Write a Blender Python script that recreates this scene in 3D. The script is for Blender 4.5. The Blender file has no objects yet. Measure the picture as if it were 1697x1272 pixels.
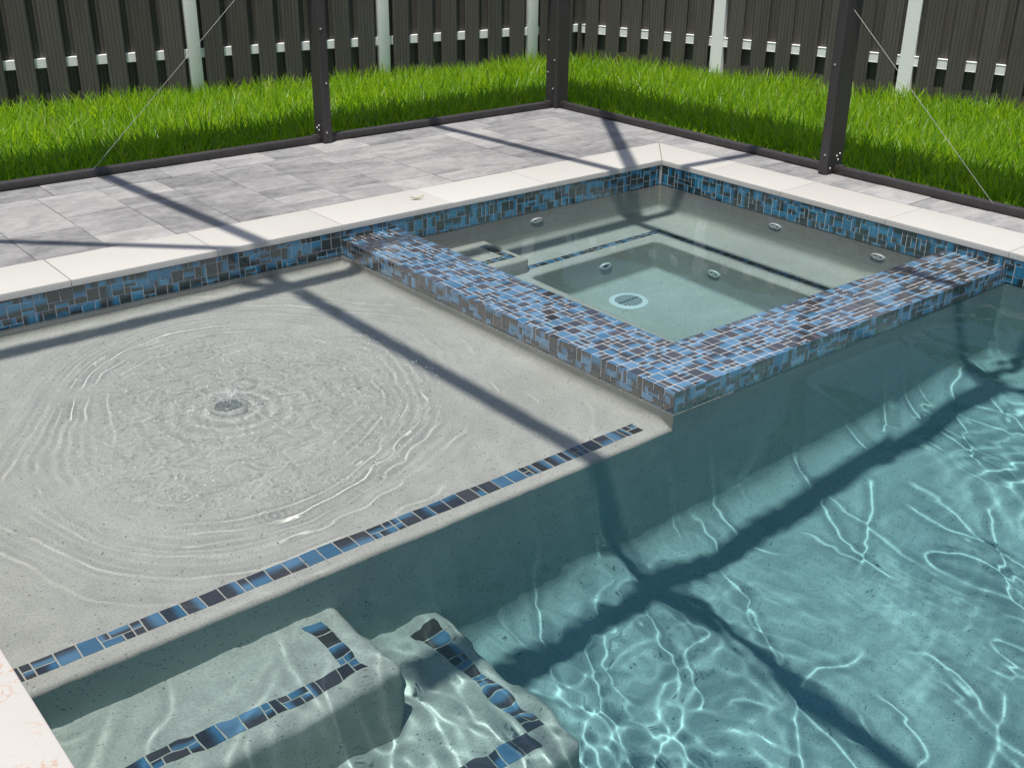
import bpy, bmesh, math, random
import numpy as np
from mathutils import Vector, Matrix, noise

random.seed(7)
rng = np.random.default_rng(11)
S = bpy.context.scene
COL = S.collection

# ------------------------------------------------------------------ camera
cam_d = bpy.data.cameras.new('camera')
cam = bpy.data.objects.new('camera', cam_d)
COL.objects.link(cam)
cam_d.sensor_width = 36.0
cam_d.lens = 36.0 * 1854.12 / 1697.0
cam_d.clip_start = 0.05
cam_d.clip_end = 500.0
_f = Vector((-0.5762, -0.7016, -0.4192)).normalized()
_r = Vector((-0.7759, 0.6308, 0.0106))
_r = (_r - _f * _r.dot(_f)).normalized()
_u = _r.cross(_f)
M = Matrix.Identity(4)
for i in range(3):
    M[i][0], M[i][1], M[i][2] = _r[i], _u[i], -_f[i]
M[0][3], M[1][3], M[2][3] = 4.4203, 4.1279, 1.4261
cam.matrix_world = M
S.camera = cam

# ------------------------------------------------------------------ sky, sun, exposure
SUN = Vector((0.2105, 0.1345, 1.0)).normalized()          # towards the sun
EL = math.asin(SUN.z)
W = bpy.data.worlds.new('World')
S.world = W
W.use_nodes = True
nt = W.node_tree
bg = nt.nodes['Background']
sky = nt.nodes.new('ShaderNodeTexSky')
sky.sky_type = 'NISHITA'
sky.sun_disc = False
sky.sun_elevation = EL
sky.sun_rotation = math.atan2(SUN.x, SUN.y)
sky.dust_density = 1.5
nt.links.new(sky.outputs[0], bg.inputs[0])
bg.inputs[1].default_value = 0.10

sun_d = bpy.data.lights.new('sun', 'SUN')
sun_d.energy = 3.9
sun_d.angle = math.radians(0.53)
sun_d.color = (1.0, 0.955, 0.89)
sun_d.cycles.is_caustics_light = True
sun = bpy.data.objects.new('sun', sun_d)
COL.objects.link(sun)
sun.location = SUN * 30
sun.rotation_euler = (-SUN).to_track_quat('-Z', 'Y').to_euler()

S.view_settings.view_transform = 'Standard'
S.view_settings.look = 'None'
S.view_settings.gamma = 1.0
S.view_settings.exposure = 0.42
cy = S.cycles
cy.max_bounces = 12
cy.diffuse_bounces = 4
cy.glossy_bounces = 4
cy.transmission_bounces = 8
cy.transparent_max_bounces = 12
cy.caustics_refractive = True
cy.caustics_reflective = False
cy.sample_clamp_indirect = 6.0
cy.blur_glossy = 0.3
cy.volume_max_steps = 8

# ------------------------------------------------------------------ main dimensions (metres, coping top is z = 0)
ZW = -0.132          # water level
ZT = -0.149          # bottom of the waterline tile
PX, PY = 4.06, 7.2   # pool inside width and far end
ZL = -0.262          # tanning ledge
ZF = -1.05           # pool floor
SX, SY = 2.01, 2.0   # outer faces of the raised spa wall
SXI, SYI = 1.71, 1.705
ZS = -0.064          # top of the spa wall
RA, RB = -1.436, -0.50   # inner faces of the enclosure base rails

# ------------------------------------------------------------------ helpers
def link(o, parent=None):
    COL.objects.link(o)
    if parent is not None:
        o.parent = parent
    return o

def tag(o, label=None, cat=None, group=None, kind=None):
    if label: o['label'] = label
    if cat: o['category'] = cat
    if group: o['group'] = group
    if kind: o['kind'] = kind
    return o

def empty(name, loc=(0, 0, 0), label=None, cat=None, group=None):
    o = bpy.data.objects.new(name, None)
    o.location = loc
    link(o)
    return tag(o, label, cat, group)

def finish(name, bm, mat, parent=None, smooth=None):
    me = bpy.data.meshes.new(name)
    bmesh.ops.recalc_face_normals(bm, faces=bm.faces)
    bm.to_mesh(me)
    bm.free()
    if smooth is not None:
        for p in me.polygons: p.use_smooth = True
        try: me.set_sharp_from_angle(angle=math.radians(smooth))
        except Exception: pass
    if mat is not None: me.materials.append(mat)
    o = bpy.data.objects.new(name, me)
    link(o)
    if parent is not None:
        o.parent = parent
        o.matrix_parent_inverse = parent.matrix_world.inverted()
        o.location = -parent.location if parent.type == 'EMPTY' else (0, 0, 0)
        o.matrix_parent_inverse = Matrix.Identity(4)
    return o

def box(bm, x0, x1, y0, y1, z0, z1, bev=0.0, seg=2, mat=None):
    r = bmesh.ops.create_cube(bm, size=1.0)
    vs = r['verts']
    for v in vs:
        v.co = Vector((x0 + (v.co.x + .5) * (x1 - x0), y0 + (v.co.y + .5) * (y1 - y0), z0 + (v.co.z + .5) * (z1 - z0)))
        if mat is not None: v.co = mat @ v.co
    if bev > 0:
        es = list({e for v in vs for e in v.link_edges})
        bmesh.ops.bevel(bm, geom=es, offset=bev, segments=seg, profile=0.5, affect='EDGES', clamp_overlap=True)
    return vs

def bar(bm, a, b, w, h, upv=(0, 0, 1), bev=0.004, seg=1):
    """box from a to b, w wide, h deep along upv"""
    a, b = Vector(a), Vector(b)
    d = (b - a); L = d.length; d.normalize()
    s = d.cross(Vector(upv)).normalized(); t = s.cross(d).normalized()
    m = Matrix((( d.x, s.x, t.x, a.x), (d.y, s.y, t.y, a.y), (d.z, s.z, t.z, a.z), (0, 0, 0, 1)))
    box(bm, 0, L, -w / 2, w / 2, -h / 2, h / 2, bev, seg, m)

def tube(bm, a, b, r, n=8):
    a, b = Vector(a), Vector(b)
    d = b - a
    q = d.to_track_quat('Z', 'Y').to_matrix().to_4x4()
    q.translation = (a + b) / 2
    bmesh.ops.create_cone(bm, cap_ends=True, segments=n, radius1=r, radius2=r, depth=d.length, matrix=q)

def lathe(bm, prof, m=None, n=32):
    rows = []
    for r, z in prof:
        row = []
        for k in range(n):
            a = 2 * math.pi * k / n
            co = Vector((r * math.cos(a), r * math.sin(a), z))
            row.append(bm.verts.new(m @ co if m else co))
        rows.append(row)
    for A, B in zip(rows, rows[1:]):
        for k in range(n):
            bm.faces.new((A[k], A[(k + 1) % n], B[(k + 1) % n], B[k]))
    for row in (rows[0], rows[-1]):
        try: bm.faces.new(row)
        except ValueError: pass

def rrect(x0, x1, y0, y1, r, z, n=6):
    pts = []
    for cx, cy_, a0 in ((x1 - r, y1 - r, 0), (x0 + r, y1 - r, 90), (x0 + r, y0 + r, 180), (x1 - r, y0 + r, 270)):
        for k in range(n + 1):
            a = math.radians(a0 + 90 * k / n)
            pts.append(Vector((cx + r * math.cos(a), cy_ + r * math.sin(a), z)))
    return pts

def loft(bm, loops, cap=True):
    rows = [[bm.verts.new(p) for p in L] for L in loops]
    for A, B in zip(rows, rows[1:]):
        n = len(A)
        for k in range(n):
            bm.faces.new((A[k], A[(k + 1) % n], B[(k + 1) % n], B[k]))
    if cap: bm.faces.new(rows[-1])

def grid_mesh(name, xs, ys, zf, mat, parent=None):
    X, Y = np.meshgrid(xs, ys, indexing='ij')
    Z = zf(X, Y)
    co = np.stack([X, Y, Z], -1).reshape(-1, 3)
    nx, ny = len(xs), len(ys)
    i = np.arange(nx - 1)[:, None] * ny + np.arange(ny - 1)[None, :]
    q = np.stack([i, i + ny, i + ny + 1, i + 1], -1).reshape(-1, 4)
    return np_mesh(name, co, q, mat, parent)

def np_mesh(name, co, quads, mat, parent=None, smooth=True):
    me = bpy.data.meshes.new(name)
    me.vertices.add(len(co)); me.vertices.foreach_set('co', np.asarray(co, np.float32).ravel())
    k = quads.shape[1]; n = len(quads)
    me.loops.add(n * k); me.loops.foreach_set('vertex_index', quads.astype(np.int32).ravel())
    me.polygons.add(n)
    me.polygons.foreach_set('loop_start', (np.arange(n) * k).astype(np.int32))
    me.polygons.foreach_set('loop_total', np.full(n, k, np.int32))
    if smooth: me.polygons.foreach_set('use_smooth', np.ones(n, bool))
    me.update(); me.validate()
    me.materials.append(mat)
    o = bpy.data.objects.new(name, me)
    link(o, parent)
    return o

# ------------------------------------------------------------------ materials
class NM:
    def __init__(s, name):
        s.m = bpy.data.materials.new(name); s.m.use_nodes = True
        s.t = s.m.node_tree; s.n = s.t.nodes; s.n.clear()
        s.out = s.n.new('ShaderNodeOutputMaterial')
    def new(s, kind, **kw):
        n = s.n.new('ShaderNode' + kind)
        for k, v in kw.items():
            if k in n.inputs: n.inputs[k].default_value = v
            else: setattr(n, k, v)
        return n
    def l(s, a, b): s.t.links.new(a, b)
    def math(s, op, a, b=None, c=None, clamp=False):
        n = s.n.new('ShaderNodeMath'); n.operation = op; n.use_clamp = clamp
        for i, v in enumerate((a, b, c)):
            if v is None: continue
            if isinstance(v, (int, float)): n.inputs[i].default_value = v
            else: s.l(v, n.inputs[i])
        return n.outputs[0]
    def mix(s, f, a, b, mode='MIX'):
        n = s.n.new('ShaderNodeMix'); n.data_type = 'RGBA'; n.blend_type = mode
        for i, v in ((0, f), (6, a), (7, b)):
            if isinstance(v, (int, float)): n.inputs[i].default_value = v
            elif isinstance(v, (tuple, list)): n.inputs[i].default_value = (*v, 1.0)[:4]
            else: s.l(v, n.inputs[i])
        return n.outputs[2]
    def noise(s, vec, scale, detail=3.0, rough=0.55, dist=0.0):
        n = s.new('TexNoise'); n.inputs['Scale'].default_value = scale
        n.inputs['Detail'].default_value = detail; n.inputs['Roughness'].default_value = rough
        n.inputs['Distortion'].default_value = dist
        s.l(vec, n.inputs['Vector'])
        return n.outputs[0]
    def mapv(s, vec, scale=(1, 1, 1), loc=(0, 0, 0)):
        n = s.new('Mapping'); n.inputs['Scale'].default_value = scale; n.inputs['Location'].default_value = loc
        s.l(vec, n.inputs['Vector']); return n.outputs[0]
    def ramp(s, f, stops, interp='LINEAR'):
        n = s.n.new('ShaderNodeValToRGB'); n.color_ramp.interpolation = interp
        e = n.color_ramp.elements
        while len(e) < len(stops): e.new(0.5)
        for el, (p, c) in zip(e, stops):
            el.position = p
            el.color = (c, c, c, 1) if isinstance(c, (int, float)) else (*c, 1)
        s.l(f, n.inputs[0]); return n.outputs[0]
    def geo(s): return s.new('NewGeometry').outputs['Position']
    def bump(s, h, strength=0.3, dist=0.01):
        n = s.new('Bump'); n.inputs['Strength'].default_value = strength; n.inputs['Distance'].default_value = dist
        s.l(h, n.inputs['Height']); return n.outputs[0]
    def princ(s, col, rough=0.6, normal=None, spec=0.5, **kw):
        n = s.new('BsdfPrincipled')
        for k, v in (('Base Color', col), ('Roughness', rough), ('Specular IOR Level', spec)):
            if isinstance(v, (int, float)): n.inputs[k].default_value = v
            elif isinstance(v, (tuple, list)): n.inputs[k].default_value = (*v, 1.0)[:4]
            else: s.l(v, n.inputs[k])
        if normal is not None: s.l(normal, n.inputs['Normal'])
        for k, v in kw.items(): n.inputs[k].default_value = v
        s.l(n.outputs[0], s.out.inputs['Surface'])
        return n

def mat_plaster(name='pebble_plaster', tint=(1, 1, 1)):
    a = NM(name); p = a.geo()
    big = a.noise(p, 2.2, 4, .6, .4)
    mid = a.noise(p, 14, 4, .65)
    fine = a.noise(p, 190, 2, .6)
    base = a.mix(a.ramp(big, [(.3, 0), (.7, 1)]), (.47, .455, .41), (.605, .588, .53))
    base = a.mix(a.math('MULTIPLY', a.ramp(mid, [(.35, 0), (.7, 1)]), .45), base, (.44, .425, .385))
    v = a.new('TexVoronoi'); v.inputs['Scale'].default_value = 150.0; a.l(p, v.inputs['Vector'])
    speck = a.ramp(v.outputs['Color'], [(.0, 1), (.10, 1), (.14, 0), (1, 0)], 'CONSTANT')
    near = a.ramp(v.outputs['Distance'], [(.25, 1), (.55, 0)])
    f = a.math('MULTIPLY', speck, near)
    base = a.mix(a.math('MULTIPLY', f, .75), base, (.07, .08, .08))
    base = a.mix(a.ramp(fine, [(.35, .35), (.6, 0)]), base, (.20, .20, .185))
    base = a.mix(1.0, base, tint, 'MULTIPLY')
    a.princ(base, .75, a.bump(fine, .25, .004), .3)
    return a.m

def mat_travertine(veins=False):
    a = NM('travertine_veined' if veins else 'travertine'); p = a.geo()
    n1 = a.noise(p, 3.0, 4, .6, .3); n2 = a.noise(p, 40, 4, .7)
    c = a.mix(a.ramp(n1, [(.3, 0), (.7, 1)]), (.455, .437, .400), (.495, .481, .448))
    c = a.mix(a.math('MULTIPLY', a.ramp(n2, [(.55, 0), (.75, 1)]), .22), c, (.43, .38, .33))
    at = a.new('Attribute', attribute_name='tone')
    c = a.mix(.55, c, a.mix(at.outputs['Fac'], (.445, .427, .390), (.495, .481, .448)))
    if veins:
        n3 = a.noise(a.mapv(p, (7, 9, 9), (3.1, .4, 0)), 1.0, 5, .65, 1.6)
        v = a.ramp(n3, [(.475, 0), (.496, 1), (.51, 1), (.53, 0)])
        n4 = a.noise(p, 5, 3, .5)
        v = a.math('MULTIPLY', v, a.ramp(n4, [(.50, 0), (.58, .9)]))
        c = a.mix(v, c, (.45, .27, .16))
        c = a.mix(.25, c, (.42, .375, .345))
    pit = a.noise(p, 90, 3, .6)
    a.princ(c, .55, a.bump(a.ramp(pit, [(.28, 0), (.42, 1)]), .25, .003), .35)
    return a.m

def mat_paver():
    a = NM('concrete_paver'); p = a.geo()
    t = a.new('Attribute', attribute_name='tone')
    off = a.new('VectorMath', operation='ADD')
    cmb = a.new('CombineXYZ')
    a.l(a.math('MULTIPLY', t.outputs['Fac'], 31.0), cmb.inputs[0]); a.l(a.math('MULTIPLY', t.outputs['Fac'], 17.0), cmb.inputs[1])
    a.l(p, off.inputs[0]); a.l(cmb.outputs[0], off.inputs[1])
    q = off.outputs[0]
    streak = a.noise(a.mapv(q, (1.9, 4.6, 1)), 1.0, 6, .66, 1.3)
    mid = a.noise(q, 22, 5, .7)
    fine = a.noise(p, 240, 2, .7)
    f = a.math('ADD', a.math('MULTIPLY', streak, 1.05), a.math('MULTIPLY', t.outputs['Fac'], .24))
    c = a.ramp(f, [(.36, (.100, .100, .103)), (.52, (.170, .168, .167)), (.68, (.245, .241, .236)), (.88, (.36, .35, .335))])
    c = a.mix(a.math('MULTIPLY', a.ramp(mid, [(.35, 0), (.7, 1)]), .25), c, (.52, .51, .50))
    c = a.mix(a.ramp(fine, [(.3, .30), (.5, 0)]), c, (.17, .17, .17))
    a.princ(c, .85, a.bump(a.math('ADD', fine, mid), .3, .004), .25)
    return a.m

def mat_simple(name, col, rough=.5, metal=0.0, nscale=0, namp=.2, bump=0, spec=.5):
    a = NM(name); p = a.geo()
    c = col; nrm = None
    if nscale:
        n = a.noise(p, nscale, 4, .6)
        c = a.mix(a.math('MULTIPLY', a.ramp(n, [(.3, 0), (.7, 1)]), namp), col, tuple(x * .5 for x in col))
        if bump: nrm = a.bump(n, bump, .004)
    a.princ(c, rough, nrm, spec, Metallic=metal)
    return a.m

def mat_tile(name, b0, b1, d0, d1, coat):
    a = NM(name)
    uv = a.new('UVMap', uv_map='UVMap').outputs[0]
    at = a.new('Attribute', attribute_name='tile')
    sep = a.new('SeparateColor'); a.l(at.outputs['Color'], sep.inputs[0])
    tone, pos, rnd = sep.outputs
    sx = a.new('SeparateXYZ'); a.l(uv, sx.inputs[0])
    cmb = a.new('CombineXYZ')
    a.l(sx.outputs[0], cmb.inputs[0]); a.l(a.math('MULTIPLY', sx.outputs[1], .25), cmb.inputs[1]); a.l(a.math('MULTIPLY', rnd, 50.0), cmb.inputs[2])
    st = a.noise(cmb.outputs[0], 2.6, 3, .6)
    g = a.math('ADD', sx.outputs[0], a.math('MULTIPLY', a.math('SUBTRACT', st, .5), .55))
    g = a.math('SUBTRACT', g, pos)
    g = a.ramp(a.math('ADD', a.math('MULTIPLY', g, 1.9), .5), [(0, 0), (1, 1)], 'EASE')
    blue = a.mix(rnd, b0, b1)
    blue = a.mix(a.math('MULTIPLY', st, .35), blue, (.03, .11, .22))
    dark = a.mix(rnd, d0, d1)
    f = a.mix(a.ramp(tone, [(0, 0), (.34, .5), (.68, 1)], 'CONSTANT'), g, g)
    # tone < .34: all dark, .34-.68: gradient, > .68: all blue
    lo = a.math('GREATER_THAN', tone, .22); hi = a.math('GREATER_THAN', tone, .88)
    g2 = a.math('MAXIMUM', a.math('MULTIPLY', g, lo), a.math('MULTIPLY', hi, .85))
    c = a.mix(g2, dark, blue)
    bn = a.noise(a.geo(), 45, 2, .5)
    a.princ(c, .16, a.bump(bn, .35, .004), 1.0, **{'Coat Weight': 1.0, 'Coat Roughness': .10, 'Coat IOR': coat})
    return a.m

def mat_alu():
    a = NM('bronze_aluminium'); p = a.geo()
    n = a.noise(a.mapv(p, (20, 20, 3)), 1.0, 4, .6)
    c = a.mix(a.ramp(n, [(.3, 0), (.7, 1)]), (.034, .029, .028), (.050, .043, .042))
    d = a.noise(p, 160, 2, .6)
    c = a.mix(a.ramp(d, [(.70, 0), (.78, .35)]), c, (.30, .27, .25))
    a.princ(c, .42, None, .5)
    return a.m

def mat_board():
    a = NM('composite_board')
    uv = a.new('UVMap', uv_map='UVMap').outputs[0]
    p = a.geo()
    s = a.new('SeparateXYZ'); a.l(uv, s.inputs[0])
    at = a.new('Attribute', attribute_name='tone')
    cmb = a.new('CombineXYZ')
    a.l(a.math('ADD', a.math('MULTIPLY', s.outputs[0], 130.0), a.math('MULTIPLY', at.outputs['Fac'], 40.0)), cmb.inputs[0])
    a.l(a.math('MULTIPLY', s.outputs[1], 1.6), cmb.inputs[1])
    n = a.noise(cmb.outputs[0], 1.0, 4, .65)
    n2 = a.noise(p, 2.5, 3, .5)
    c = a.mix(a.ramp(n, [(.3, 0), (.7, 1)]), (.050, .046, .040), (.150, .139, .122))
    c = a.mix(a.math('MULTIPLY', n2, .35), c, (.055, .049, .044))
    c = a.mix(.35, c, a.mix(at.outputs['Fac'], (.055, .050, .044), (.125, .114, .10)))
    w = a.math('SINE', a.math('MULTIPLY', s.outputs[0], 2 * math.pi / .0265))
    gro = a.ramp(w, [(.80, 0), (.97, 1)])
    c = a.mix(a.math('MULTIPLY', gro, .5), c, (.03, .027, .024))
    h = a.math('SUBTRACT', a.math('MULTIPLY', n, .3), a.math('MULTIPLY', gro, .9))
    a.princ(c, .6, a.bump(h, .5, .004), .3)
    return a.m

def mat_grass():
    a = NM('grass_blade')
    at = a.new('Attribute', attribute_name='tone')
    sep = a.new('SeparateColor'); a.l(at.outputs['Color'], sep.inputs[0])
    r, hgt, dry = sep.outputs
    c = a.mix(r, (.050, .165, .008), (.240, .390, .012))
    c = a.mix(a.math('MULTIPLY', hgt, .35), c, (.230, .370, .020))
    c = a.mix(dry, c, (.36, .30, .13))
    d = a.new('BsdfPrincipled'); a.l(c, d.inputs['Base Color']); d.inputs['Roughness'].default_value = .42
    d.inputs['Specular IOR Level'].default_value = .35
    t = a.new('BsdfTranslucent')
    ct = a.mix(r, (.22, .52, .012), (.60, .84, .02))
    ct = a.mix(dry, ct, (.40, .33, .14))
    a.l(ct, t.inputs['Color'])
    m = a.new('MixShader'); m.inputs[0].default_value = .52
    a.l(d.outputs[0], m.inputs[1]); a.l(t.outputs[0], m.inputs[2])
    a.l(m.outputs[0], a.out.inputs['Surface'])
    return a.m

def mat_ground():
    a = NM('lawn_soil'); p = a.geo()
    n = a.noise(p, 6, 5, .65); n2 = a.noise(p, 70, 3, .7)
    c = a.mix(a.ramp(n, [(.35, 0), (.65, 1)]), (.030, .055, .012), (.075, .060, .032))
    c = a.mix(a.math('MULTIPLY', n2, .6), c, (.035, .040, .014))
    a.princ(c, .95, a.bump(n2, .6, .02), .1)
    return a.m

def mat_water():
    a = NM('pool_water')
    g = a.new('BsdfRefraction', IOR=1.333, Roughness=0.0)
    g.inputs['Color'].default_value = (1, 1, 1, 1)
    gl = a.new('BsdfGlossy', Roughness=0.0)
    fr = a.new('Fresnel', IOR=1.333)
    mx = a.new('MixShader')
    a.l(a.math('MULTIPLY', fr.outputs[0], .62), mx.inputs[0])      # seen through a polarising filter
    a.l(g.outputs[0], mx.inputs[1]); a.l(gl.outputs[0], mx.inputs[2])
    a.l(mx.outputs[0], a.out.inputs['Surface'])
    v = a.new('VolumeAbsorption'); v.inputs['Color'].default_value = (.47, .83, .88, 1)
    sz = a.new('SeparateXYZ'); a.l(a.geo(), sz.inputs[0])
    a.l(a.math('LESS_THAN', sz.outputs[2], ZW + .03), v.inputs['Density'])   # water ends at the water level
    a.l(v.outputs[0], a.out.inputs['Volume'])
    return a.m

PLASTER = mat_plaster(); BASIN = mat_plaster('water_tinted_pebble_plaster', (.62, .87, .945)); STEPM = mat_plaster('step_water_tinted_plaster', (.80, .90, .90)); TRAV = mat_travertine(); TRAVV = mat_travertine(True); PAVER = mat_paver()  # teal of light filtered by deep water is tinted into basin and step plaster
TILE = mat_tile('waterline_glass_mosaic_shade', (.008, .135, .245), (.032, .220, .355), (.009, .026, .028), (.026, .036, .036), 1.42); TILES = mat_tile('spa_glass_mosaic_sheen', (.050, .170, .290), (.150, .290, .425), (.028, .030, .032), (.072, .064, .060), 1.8); ALU = mat_alu(); BOARD = mat_board(); GRASS = mat_grass(); GROUND = mat_ground(); WATER = mat_water()  # same mosaic twice: sheen paled into spa blues, shade deepened into waterline blues
GROUT = mat_simple('tile_grout', (.46, .455, .44), .9, nscale=60, namp=.15)
WHITEV = mat_simple('white_vinyl', (.87, .87, .86), .38, nscale=5, namp=.06)
WHITEP = mat_simple('white_plastic', (.78, .79, .78), .35)
GREYP = mat_simple('grey_plastic', (.40, .395, .36), .6)
GREYD = mat_simple('dark_grey_plastic', (.20, .215, .20), .6)
DARKP = mat_simple('dark_plastic', (.03, .035, .035), .4)
SAND = mat_simple('joint_sand', (.16, .145, .125), .95, nscale=120, namp=.4)
MORTAR = mat_simple('joint_mortar', (.13, .115, .10), .95, nscale=90, namp=.5)
STEEL = mat_simple('stainless_cable', (.32, .32, .31), .4, metal=.6)
ZINC = mat_simple('screw_zinc', (.55, .55, .54), .4, metal=.8)
LEAFM = mat_simple('dry_leaf', (.42, .33, .17), .7, nscale=60, namp=.4)

# ------------------------------------------------------------------ ground, far lawn
def lawn_z(X, Y):
    d = np.maximum(np.maximum(RA - Y, RB - X), 0)     # metres outside the rails
    return -0.10 - 0.055 * np.clip(d - .1, 0, 2.2) + 0.012 * np.sin(X * 2.1 + Y) * np.sin(Y * 1.7)
xs = np.unique(np.concatenate([np.linspace(-60, -6, 12), np.linspace(-6, -.62, 60)]))
xs2 = np.unique(np.concatenate([np.linspace(-.62, 7, 40), np.linspace(7, 60, 12)]))
gx = np.concatenate([xs, xs2[1:]])
gy = np.unique(np.concatenate([np.linspace(-60, -7, 12), np.linspace(-7, -1.5, 60)]))
gy2 = np.concatenate([gy, np.linspace(-1.5, 9, 50)[1:], np.linspace(9, 60, 10)[1:]])
X, Y = np.meshgrid(gx, gy2, indexing='ij')
Z = lawn_z(X, Y)
inside = (X > RB - .12) & (Y > RA - .12)
co = np.stack([X, Y, Z], -1).reshape(-1, 3)
nx, ny = len(gx), len(gy2)
ii = np.arange(nx - 1)[:, None] * ny + np.arange(ny - 1)[None, :]
quads = np.stack([ii, ii + ny, ii + ny + 1, ii + 1], -1)
keep = ~(inside[:-1, :-1] & inside[1:, :-1] & inside[:-1, 1:] & inside[1:, 1:])
lawn = np_mesh('lawn', co, quads[keep], GROUND)
tag(lawn, 'soil under the lawn beyond the screen enclosure', 'ground', kind='structure')

# ------------------------------------------------------------------ paved deck
bm = bmesh.new()
box(bm, -.305, 9.0, RA - .10, -.305, -.30, -.0065)
box(bm, RB - .10, -.305, RA - .10, 9.0, -.30, -.0065)
box(bm, 4.365, 9.0, -.305, 9.0, -.30, -.0065)
deck = finish('paved_deck', bm, SAND)
tag(deck, 'grey paver deck around the pool', 'deck', kind='structure')
bm = bmesh.new()
tl = bm.faces.layers.float.new('tone_f')
def paver(x0, x1, y0, y1, tone=None):
    g = .0014
    if x1 - x0 < .012 or y1 - y0 < .012: return
    n0 = len(bm.faces)
    dz = random.uniform(-.0012, .0012)
    r = bmesh.ops.create_cube(bm, size=1.0)
    for v in r['verts']:
        v.co = Vector((x0 + g + (v.co.x + .5) * (x1 - x0 - 2 * g), y0 + g + (v.co.y + .5) * (y1 - y0 - 2 * g), -.05 if v.co.z < 0 else -.0012 + dz))
    top = [e for v in r['verts'] if v.co.z > -.04 for e in v.link_edges if all(w.co.z > -.04 for w in e.verts)]
    b = bmesh.ops.bevel(bm, geom=list(set(top)), offset=.003, segments=2, profile=.5, affect='EDGES')
    t = random.random() if tone is None else tone
    seen = set()
    for v in b['verts']:
        for f in v.link_faces: seen.add(f)
    for f in seen: f[tl] = t
colX = [-.46] + [-.415 + .293 * k for k in range(0, 32)]
explicit = {2.63: [-1.22, -1.075, -.825, -.5], 2.335: [-1.22, -.985, -.46], 2.04: [-1.37 + .15, -.815, -.53], 2.915: [-1.22, -.67],
            1.165: [-.97, -.68, -.49], .87: [-1.10, -.85, -.47], 1.46: [-1.22, -.70, -.52]}
# soldier row along the A rail
y = RA - .05
offs = -.16
xx = [RB - .04]
k = 0
while xx[-1] < 8.9:
    nxt = -.40 + .2935 * k + .0
    k += 1
    if nxt > xx[-1] + .02: xx.append(nxt)
for a, b in zip(xx, xx[1:]): paver(a, b, RA - .06, -1.222)
def column(x0, x1, y0, y1, key):
    js = None
    for q, v in explicit.items():
        if abs(q - x0) < .04: js = [t for t in v if y0 + .02 < t < y1 - .02]
    if js is None:
        js = []; t = y0 + random.choice((.145, .22, .29, .44, .36))
        while t < y1 - .05:
            js.append(t); t += random.choice((.145, .29, .29, .44, .22, .33))
    ys_ = [y0] + js + [y1]
    for a, b in zip(ys_, ys_[1:]):
        paver(x0, x1, a, b)
cx_ = [RB - .04] + [2.915 + .2915 * k for k in range(-12, 21) if 2.915 + .2915 * k > RB + .1]
for a, b in zip(cx_, cx_[1:]):
    column(a, b, -1.222, -.308, a)
    if a > 4.3: column(a, b, -.308, 9.0, a)
ys_ = [-.308] + [-.159 + .295 * k for k in range(0, 32)]
for a, b in zip(ys_, ys_[1:]): paver(RB - .04, -.296, a, b)
me = bpy.data.meshes.new('pavers')
bmesh.ops.recalc_face_normals(bm, faces=bm.faces)
bm.to_mesh(me); bm.free()
at = me.attributes.new('tone', 'FLOAT', 'FACE')
src = np.zeros(len(me.polygons), np.float32); me.attributes['tone_f'].data.foreach_get('value', src)
at.data.foreach_set('value', src)
me.materials.append(PAVER)
pv = bpy.data.objects.new('pavers', me); link(pv, deck)

# ------------------------------------------------------------------ mosaic tiles
CELL = .0244
def pack(nw, nh, seed):
    R = random.Random(seed); g = [[0] * nh for _ in range(nw)]; out = []
    for i in range(nw):
        for j in range(nh):
            if g[i][j]: continue
            opts = [(1, 1)] * 2
            def free(w, h): return i + w <= nw and j + h <= nh and all(not g[a][b] for a in range(i, i + w) for b in range(j, j + h))
            if free(2, 2): opts += [(2, 2)] * 9
            if free(1, 2): opts += [(1, 2)] * 2
            if free(2, 1): opts += [(2, 1)] * 2
            w, h = R.choice(opts)
            for a in range(i, i + w):
                for b in range(j, j + h): g[a][b] = 1
            out.append((i, j, w, h))
    return out

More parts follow.
